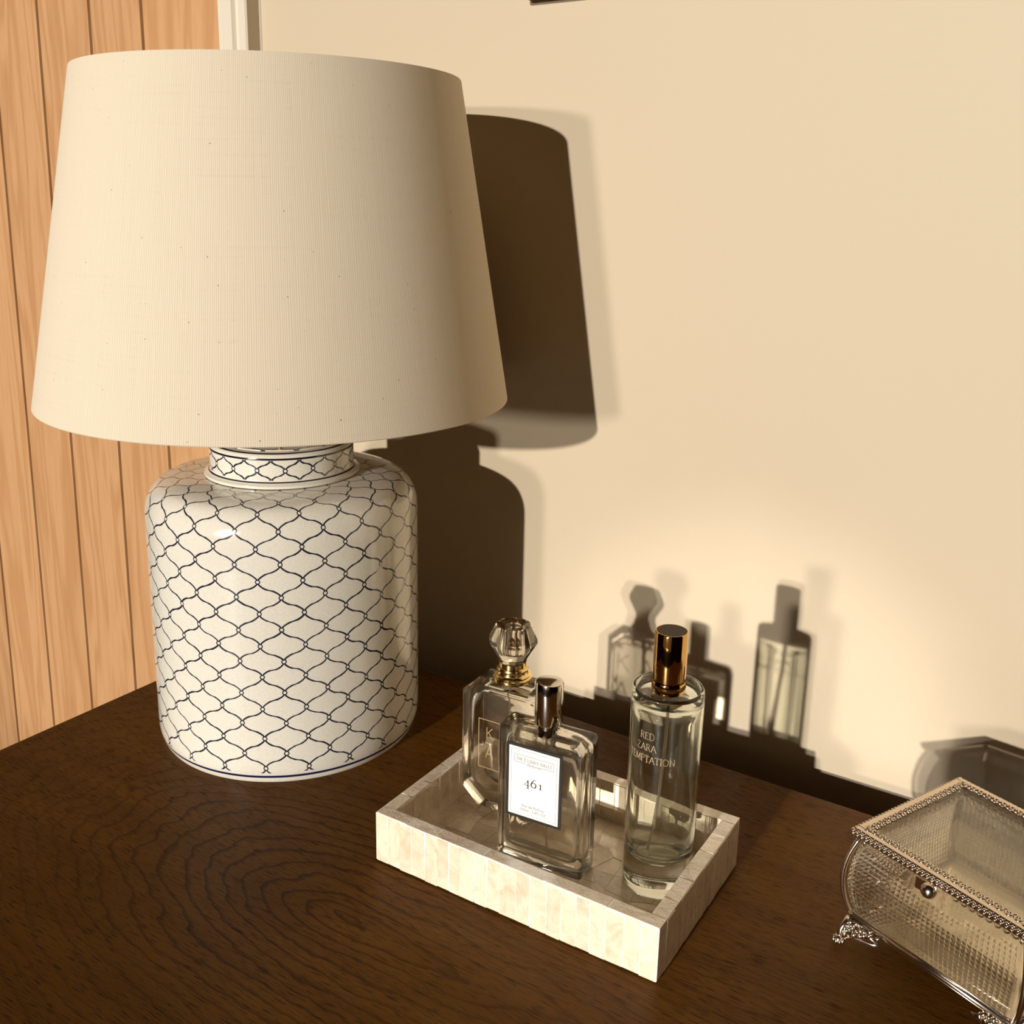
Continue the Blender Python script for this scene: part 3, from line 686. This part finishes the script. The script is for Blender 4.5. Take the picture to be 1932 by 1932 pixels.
bm = bmesh.new(); add_lathe(bm, [(0.0045, H2-0.004), (0.0066, H2-0.004), (0.0066, H2+0.0042), (0.0045, H2+0.0042)], 32, cx=cx2, cy=cy2); obj('collar', bm, M_CHROME, B2, smooth=True, sharp=35)
bm = bmesh.new(); add_tube(bm, [(cx2, cy2, H2-0.004), (cx2, cy2, 0.05), (cx2+0.002, cy2, 0.009)], 0.0008, 8)
obj('dip_tube', bm, M_TUBE, B2, smooth=True)
zf = FZ-TZ
lx0, lx1, lz0, lz1 = 0.0070, 0.0440, 0.0376-zf, 0.0868-zf
bm = bmesh.new(); add_prism(bm, round_rect(lx0, lx1, lz0, lz1, 0.0008, 3), -0.0007, -0.0001, axis='y')
lab = obj('label', bm, M_BLACK, B2); lab['label'] = 'white label with a thick black border'
bm = bmesh.new(); bo = 0.0018; add_prism(bm, round_rect(lx0+bo, lx1-bo, lz0+bo*1.0, lz1-bo, 0.0003, 2), -0.0008, -0.0006, axis='y')
obj('label_panel', bm, M_PAPER, lab)
def lf(p): return Vector((p[0], -0.00086, p[1]))
bm = bmesh.new()
def rect(x0, x1, z0, z1, w_):
    for s in ([(x0, z0), (x1, z0)], [(x1, z0), (x1, z1)], [(x1, z1), (x0, z1)], [(x0, z1), (x0, z0)]): add_stroke(bm, s, w_, lf)
i2 = 0.0034; rect(lx0+i2, lx1-i2, lz0+i2, lz1-i2, 0.00016)
bx0, bx1 = lx0+0.0054, lx1-0.0054; bz1 = lz1-0.0067; bz0 = bz1-0.0050
add_stroke(bm, [(bx0, bz1), (bx1, bz1)], 0.0002, lf); add_stroke(bm, [(bx0, bz1), (bx0, bz0)], 0.0002, lf); add_stroke(bm, [(bx1, bz1), (bx1, bz0)], 0.0002, lf)
add_stroke(bm, [(bx0, bz0), (bx0+0.0075, bz0)], 0.0002, lf); add_stroke(bm, [(bx1-0.0078, bz0), (bx1, bz0)], 0.0002, lf)
obj('label_border', bm, M_GREYINK, lab)
bm = bmesh.new()
txt = 'THE ESSENCE VAULT'; big_, sm = 0.0029, 0.0023
hs = [big_ if (i == 0 or txt[i-1] == ' ') else sm for i in range(len(txt))]
tw = sum((GL[c][0]+0.10)*h for c, h in zip(txt, hs)); sc2 = (bx1-bx0-0.0022)/tw; hs = [h*sc2 for h in hs]
write(bm, txt, bx0+0.0011, bz0+0.0013, sm, 0.00022, lf, hs=hs)
obj('label_name', bm, M_FINEINK, lab)
# old style figures 461
bm = bmesh.new(); mx_ = (lx0+lx1)/2 - 0.0002; nz_ = lz1-0.0262; s_ = 0.0045
def dg(pts, ws, ox, oy=0): add_stroke(bm, [(mx_+ox+p[0]*s_, nz_+oy+p[1]*s_) for p in pts], [q_*s_ for q_ in ws], lf)
dg([(0.62, 1.0), (0.35, 0.66), (0.06, 0.30), (0.02, 0.26)], [0.10, 0.07, 0.05, 0.05], -0.0062, -0.0008)
dg([(0.0, 0.27), (0.45, 0.27), (0.92, 0.27)], [0.06, 0.07, 0.05], -0.0062, -0.0008)
dg([(0.62, 1.05), (0.62, 0.4), (0.62, -0.18)], [0.15, 0.16, 0.16], -0.0062, -0.0008)
dg([(0.40, -0.18), (0.84, -0.18)], [0.06, 0.06], -0.0062, -0.0008)
dg(arc_(0.42, 0.34, 0.36, 0.36, 0, 360, 20), [0.09+0.08*abs(math.cos(2*PI*i/20)) for i in range(21)], -0.0016)
dg([(0.80, 1.22), (0.48, 1.10), (0.20, 0.78), (0.07, 0.40)], [0.06, 0.09, 0.14, 0.17], -0.0016)
dg([(0.42, 0.76), (0.42, 0.3), (0.42, 0.0)], [0.15, 0.16, 0.16], 0.0030)
dg([(0.14, 0.62), (0.42, 0.76)], [0.05, 0.08], 0.0030); dg([(0.16, 0.0), (0.70, 0.0)], [0.06, 0.06], 0.0030)
obj('label_number', bm, M_BLACK, lab)
def small_text(s, x, z, size, parent, mat, shear=0.0, name='label_text'):
    cu = bpy.data.curves.new(name, 'FONT'); cu.body = s; cu.size = size; cu.align_x = 'CENTER'; cu.shear = shear; cu.extrude = 0; cu.resolution_u = 3
    o = bpy.data.objects.new(name, cu); C.objects.link(o)
    dg_ = bpy.context.evaluated_depsgraph_get(); me = bpy.data.meshes.new_from_object(o.evaluated_get(dg_))
    bpy.data.objects.remove(o); bpy.data.curves.remove(cu); me.name = name; me.materials.clear()
    return link_mesh(name, me, mat, parent, (x, -0.00086, z), (PI/2, 0, 0))
small_text('Perfumes', (lx0+lx1)/2, bz0-0.0013, 0.0026, lab, M_FINEINK, 0.4)
small_text('Eau de Parfum', (lx0+lx1)/2, lz0+0.0083, 0.0026, lab, M_FINEINK)
small_text('100ml | 3.4FL OZ', (lx0+lx1)/2, lz0+0.0056, 0.0024, lab, M_FINEINK)

# ------------------------------------------------------------------ cut-corner bottle with crystal stopper
B3 = thing('perfume_bottle', 'clear bottle with cut corners, gold collar and faceted crystal stopper at the tray back', 'perfume bottle', (-0.3453, 0.5010, FZ), math.radians(3))
x0, x1, hT, dp, ch = -0.0144, 0.0506, 0.0945, 0.0250, 0.0132
def octo(ins): # front elevation outline
    a0, a1, b0, b1 = x0+ins, x1-ins, ins, hT-ins; c_ = ch - ins*0.586
    return [(a0+c_, b0), (a1-c_, b0), (a1, b0+c_*0.92), (a1, b1-c_*0.92), (a1-c_, b1), (a0+c_, b1), (a0, b1-c_*0.92), (a0, b0+c_*0.92)]
bm = bmesh.new()
layered(bm, [[(p[0], y, p[1]) for p in octo(i_)] for y, i_ in ((0, 0.0034), (0.0004, 0.0028), (0.0030, 0.0003), (0.0040, 0), (dp-0.0040, 0), (dp-0.0030, 0.0003), (dp-0.0004, 0.0028), (dp, 0.0034))])
bmesh.ops.recalc_face_normals(bm, faces=bm.faces)
bm2 = bmesh.new()
def cav(i_, r): return round_rect(-0.0085+i_, 0.0447-i_, 0.0115+i_, 0.0850-i_, r, 7)
layered(bm2, [[(p[0], y, p[1]) for p in cav(i_, 0.013)] for y, i_ in ((0.0055, 0.004), (0.0062, 0.0020), (0.0080, 0.0004), (0.0100, 0), (dp-0.0100, 0), (dp-0.0080, 0.0004), (dp-0.0062, 0.0020), (dp-0.0055, 0.004))])
bmesh.ops.recalc_face_normals(bm2, faces=bm2.faces); bmesh.ops.reverse_faces(bm2, faces=bm2.faces)
me2 = bpy.data.meshes.new('t'); bm2.to_mesh(me2); bm2.free(); bm.from_mesh(me2); bpy.data.meshes.remove(me2)
obj_keep('glass_body', bm, M_GLASS, B3, sharp=28)
kx, ky = (x0+x1)/2, dp/2
bm = bmesh.new()
add_lathe(bm, [(0.006, hT-0.0002), (0.0126, hT-0.0002), (0.0129, hT+0.0010), (0.0126, hT+0.0024), (0.0117, hT+0.0030), (0.0118, hT+0.0040), (0.0112, hT+0.0048), (0.0104, hT+0.0052), (0.0100, hT+0.0066), (0.0103, hT+0.0080), (0.0098, hT+0.0092), (0.0090, hT+0.0094), (0.0088, hT+0.0125), (0.006, hT+0.0126)], 64, cx=kx, cy=ky)
obj('collar', bm, M_GOLDY, B3, smooth=True, sharp=30)['label'] = 'bright gold ringed collar'
bm = bmesh.new(); N = 10
def pol(r, z, ph=0.5): return [(kx+r*math.cos(2*PI*(i+ph)/N), ky+r*math.sin(2*PI*(i+ph)/N), z) for i in range(N)]
layered(bm, [pol(0.0088, hT+0.0122), pol(0.0093, hT+0.0150), pol(0.0160, hT+0.0265), pol(0.0158, hT+0.0290), pol(0.0112, hT+0.0378)])
bmesh.ops.recalc_face_normals(bm, faces=bm.faces)
bm2 = bmesh.new(); add_lathe(bm2, [(0, hT+0.0200), (0.0050, hT+0.0202), (0.0056, hT+0.0215), (0.0056, hT+0.0340), (0.0050, hT+0.0352), (0, hT+0.0354)], 24, cx=kx, cy=ky)
bmesh.ops.recalc_face_normals(bm2, faces=bm2.faces); bmesh.ops.reverse_faces(bm2, faces=bm2.faces)
me2 = bpy.data.meshes.new('t'); bm2.to_mesh(me2); bm2.free(); bm.from_mesh(me2); bpy.data.meshes.remove(me2)
obj_keep('stopper', bm, M_CRYSTAL, B3, sharp=18)
bm = bmesh.new(); add_tube(bm, [(kx, ky, hT-0.001), (kx, ky, 0.06), (kx+0.002, ky, 0.014)], 0.0008, 8)
obj('dip_tube', bm, M_TUBE, B3, smooth=True)
bm = bmesh.new()
def kf(p): return Vector((p[0], -0.00015, p[1]))
fx0, fx1, fz0, fz1 = 0.0008, 0.0354, 0.0325, 0.0671
for s in ([(fx0, fz0), (fx1, fz0)], [(fx1, fz0), (fx1, fz1)], [(fx1, fz1), (fx0, fz1)], [(fx0, fz1), (fx0, fz0)]): add_stroke(bm, s, 0.00045, kf)
for s_row, zz in (('KAY', 0.0537), ('ALI', 0.0400)):
    cw = 0.0100
    for i, chh in enumerate(s_row):
        wd = GL[chh][0]*0.0083
        sans = {'K': GL['K'][1], 'A': GL['A'][1][:3], 'Y': GL['Y'][1], 'L': [[(0.10, 1), (0.10, 0), (0.52, 0)]], 'I': [[(0.14, 0), (0.14, 1)]]}[chh]
        for st in sans: add_stroke(bm, [(0.0060+i*cw+p[0]*0.0083, zz+p[1]*0.0083) for p in st], 0.0005, kf)
obj('lettering', bm, M_GOLDINK, B3)

# ------------------------------------------------------------------ jewellery box
JA = math.radians(-23.3)
J = thing('jewellery_box', 'silver framed jewellery box of patterned pressed glass on ornate feet', 'jewellery box', (-0.1054, 0.5229, TZ), JA)
JW, JD, JB, JT, JL = 0.0960, 0.0920, 0.0170, 0.0660, 0.0720
BUL = 0.0052
def bul(t): return BUL*math.sin(PI*min(max(t, 0), 1))**0.8 - 0.0015
def edge_pt(side, s, t, off=0.0):
    """point on body side (0 front,1 right,2 back,3 left), s along, t up, off outward"""
    b = bul(t) + off; z = JB + (JT-JB)*t
    ax, ay = -b, -b; bx_, by_ = JW+b, JD+b
    if side == 0: return Vector((ax + (bx_-ax)*s, ay, z))
    if side == 1: return Vector((bx_, ay + (by_-ay)*s, z))
    if side == 2: return Vector((bx_ + (ax-bx_)*s, by_, z))
    return Vector((ax, by_ + (ay-by_)*s, z))
for side in range(4):
    bm = bmesh.new(); nu, nv = 35, 19; V = {}
    def inpat(s, t):
        u_ = (s-0.5)/0.44; top_ = 0.80 + 0.10*abs(u_)**2
        return abs(u_) < 1 and 0.06 < t < top_
    for i in range(nu+1):
        for j in range(nv+1):
            s, t = 0.02+0.96*i/nu, j/nv
            V[i, j] = bm.verts.new(edge_pt(side, s, t, 0))
    for i in range(nu):
        for j in range(nv):
            sc_c, tc_ = 0.02+0.96*(i+.5)/nu, (j+.5)/nv
            q = (V[i, j], V[i+1, j], V[i+1, j+1], V[i, j+1])
            if inpat(sc_c, tc_):
                c = bm.verts.new(edge_pt(side, sc_c, tc_, 0.0012))
                for k_ in range(4): bm.faces.new((q[k_], q[(k_+1) % 4], c))
            else: bm.faces.new(q)
    # inner skin
    nI, nJ = 8, 12; W_ = {}
    for i in range(nI+1):
        for j in range(nJ+1): W_[i, j] = bm.verts.new(edge_pt(side, 0.02+0.96*i/nI, j/nJ, -0.0022))
    for i in range(nI):
        for j in range(nJ): bm.faces.new((W_[i, j], W_[i, j+1], W_[i+1, j+1], W_[i+1, j]))
    me = bpy.data.meshes.new('glass_panel'); bm.to_mesh(me); bm.free()
    link_mesh('glass_panel', me, M_PANEL, J)
    # corner strip
    bm = bmesh.new(); cs = [edge_pt(side, 0.0, j/14, 0.0008) for j in range(15)]
    add_tube(bm, cs, 0.0015, 8)
    obj('corner_strip', bm, M_SILVER, J, smooth=True)
    # bottom rail
    c0, c1 = edge_pt(side, 0, 0, 0.0012), edge_pt(side, 1, 0, 0.0012)
    bm = bmesh.new(); add_tube(bm, [c0, c1], 0.0016, 8); d_ = Vector((0, 0, 0.0022)); add_tube(bm, [c0+d_, c1+d_], 0.0009, 8); add_tube(bm, [c0-d_*0.9, c1-d_*0.9], 0.0008, 8)
    obj('bottom_rail', bm, M_SILVER, J, smooth=True)
obj('bottom_plate', bx(0.000, JW, 0.000, JD, JB-0.0020, JB-0.0004), plain('mirror_plate', (0.92, 0.84, 0.70), 0.10, 0.8), J)
# feet: splayed filigree brackets ending in a scrolled ball toe
rf = random.Random(11)
for (fx, fy, dx, dy) in ((0, 0, -1, -1), (JW, 0, 1, -1), (JW, JD, 1, 1), (0, JD, -1, 1)):
    bm = bmesh.new(); cz = JB-0.002
    c = Vector((fx, fy, cz)); toe = Vector((fx+dx*0.0005, fy+dy*0.0062, 0.0036)) if False else Vector((fx+dx*0.0010, fy+dy*0.0068, 0.0037))
    al = Vector((-dx*0.020, dy*0.001, 0)); al2 = Vector((dx*0.001, -dy*0.018, 0))
    # bracket plates made of small scrolls
    for arm in (al, al2):
        for i in range(46):
            u_, v_ = rf.random(), rf.random()
            if u_ + v_ > 1: u_, v_ = 1-u_, 1-v_
            p = c + (arm*u_) + ((toe-c)*v_*0.85) + Vector((dx*rf.uniform(-.0006, .0010), dy*rf.uniform(-.0006, .0010), 0))
            add_ball(bm, p, rf.uniform(0.0010, 0.0017), 1, (1, 1, rf.uniform(0.7, 1.5)))
        add_tube(bm, [c, c+arm*0.5+Vector((0, 0, -0.0012)), c+arm+Vector((0, 0, -0.0045)), c+arm*0.80+Vector((0, 0, -0.0066)), c+arm*0.4+(toe-c)*0.55, toe], 0.0008, 6)
    add_tube(bm, [c, c+(toe-c)*0.5+Vector((dx*.001, dy*.001, 0)), toe], [0.0022, 0.0018, 0.0016], 8)
    add_ball(bm, toe, 0.0028, 2)
    for i in range(9):
        t = 2*PI*i/9; add_ball(bm, toe+Vector((0.0028*math.cos(t), 0.0028*math.sin(t), -0.0002)), 0.0010, 1, (1, 1, 2.0))
    zmin = min(v.co.z for v in bm.verts)
    for v in bm.verts: v.co.z -= zmin*(1-min(1, v.co.z/cz)) if v.co.z < cz else 0
    obj('foot', bm, M_SILVER, J, smooth=True)
# lid
lid = obj('lid', bx(-0.0022, JW+0.0022, -0.0022, -0.0012, JT+0.0008, JT+0.0042), M_SILVER, J)
bm = bmesh.new()
for (xa, xb, ya, yb) in ((-0.0022, JW+0.0022, -0.0022, 0.0012), (-0.0022, JW+0.0022, JD-0.0012, JD+0.0022), (-0.0022, 0.0012, 0.0012, JD-0.0012), (JW-0.0012, JW+0.0022, 0.0012, JD-0.0012)):
    add_box(bm, xa, xb, ya, yb, JT+0.0006, JL, bev=0.0003, seg=1)
lid_me = bpy.data.meshes.new('lid'); bmesh.ops.recalc_face_normals(bm, faces=bm.faces); bm.to_mesh(lid_me); bm.free(); lid_me.materials.append(M_SILVER); lid.data = lid_me
obj('lid_glass', bx(0.0010, JW-0.0010, 0.0010, JD-0.0010, JL-0.0030, JL-0.0006), glass('lid_glass_clear', (0.97, 0.96, 0.92), 0.6, 1.45), lid)
def along(side, d, inset):
    if side == 0: return Vector((d, inset, 0)), JW
    if side == 1: return Vector((JW-inset, d, 0)), JD
    if side == 2: return Vector((JW-d, JD-inset, 0)), JW
    return Vector((inset, JD-d, 0)), JD
for side in range(4):
    L = JW if side in (0, 2) else JD
    # pierced lace row: eyelets with scalloped rings inside the band
    bm = bmesh.new(); n = int(L/0.0046); st = L/n
    for i in range(n):
        c, _ = along(side, (i+.5)*st, 0.0030); c.z = JL
        add_tube(bm, [c+Vector((0.0016*math.cos(2*PI*q/10), 0.0016*math.sin(2*PI*q/10), 0)) for q in range(10)], 0.00055, 5, closed=True)
        c, _ = along(side, i*st+0.0001, 0.0042); c.z = JL-0.0002
        if i > 0: add_tube(bm, [c+Vector((0.0012*math.cos(2*PI*q/8), 0.0012*math.sin(2*PI*q/8), 0)) for q in range(8)], 0.0004, 5, closed=True)
    o = obj('lace_edging', bm, M_SILVER, lid, smooth=True); o['kind'] = 'stuff'
    bm = bmesh.new(); n = int(L/0.0027); st = (L+0.0044)/n
    for i in range(n+1):
        d_ = i*st-0.0022; c, _ = along(side, d_, -0.0029)
        add_ball(bm, (c.x, c.y, JL-0.0016), 0.00125, 1)
        add_ball(bm, (c.x, c.y, JL-0.0034), 0.0009, 1)
    o = obj('beaded_edge', bm, M_SILVER, lid, smooth=True); o['kind'] = 'stuff'
    bm = bmesh.new(); n = int(L/0.0044); st = L/n
    for i in range(n):
        if side == 0 and i*st < 0.054: continue
        c, _ = along(side, (i+.5)*st, 0.0030); c.z = JT-0.0026
        ax = Vector((1, 0, 0)) if side in (0, 2) else Vector((0, 1, 0))
        add_tube(bm, [c+ax*(0.0017*math.cos(2*PI*q/10))+Vector((0, 0, 0.0019*math.sin(2*PI*q/10))) for q in range(10)], 0.00055, 5, closed=True)
    o = obj('hanging_lace', bm, M_SILVER, lid, smooth=True); o['kind'] = 'stuff'
bm = bmesh.new(); add_ball(bm, (0.047, -0.0052, JT-0.0016), 0.0042, 3); obj('clasp_ball', bm, M_SILVER, lid, smooth=True)
obj('clasp_plate', bx(0.0385, 0.0465, -0.0042, -0.0034, JT-0.0052, JT+0.0010), M_SILVER, lid)

# refractive caustics of the bottles
sun_main.data.cycles.is_caustics_light = True; sp_d.cycles.is_caustics_light = True
for o in bpy.data.objects:
    if o.name.split('.')[0] in ('glass_body', 'stopper'): o.cycles.is_caustics_caster = True
    if o.name.split('.')[0] in ('wall_back', 'dresser_top', 'shell_tile'): o.cycles.is_caustics_receiver = True
# ------------------------------------------------------------------ done
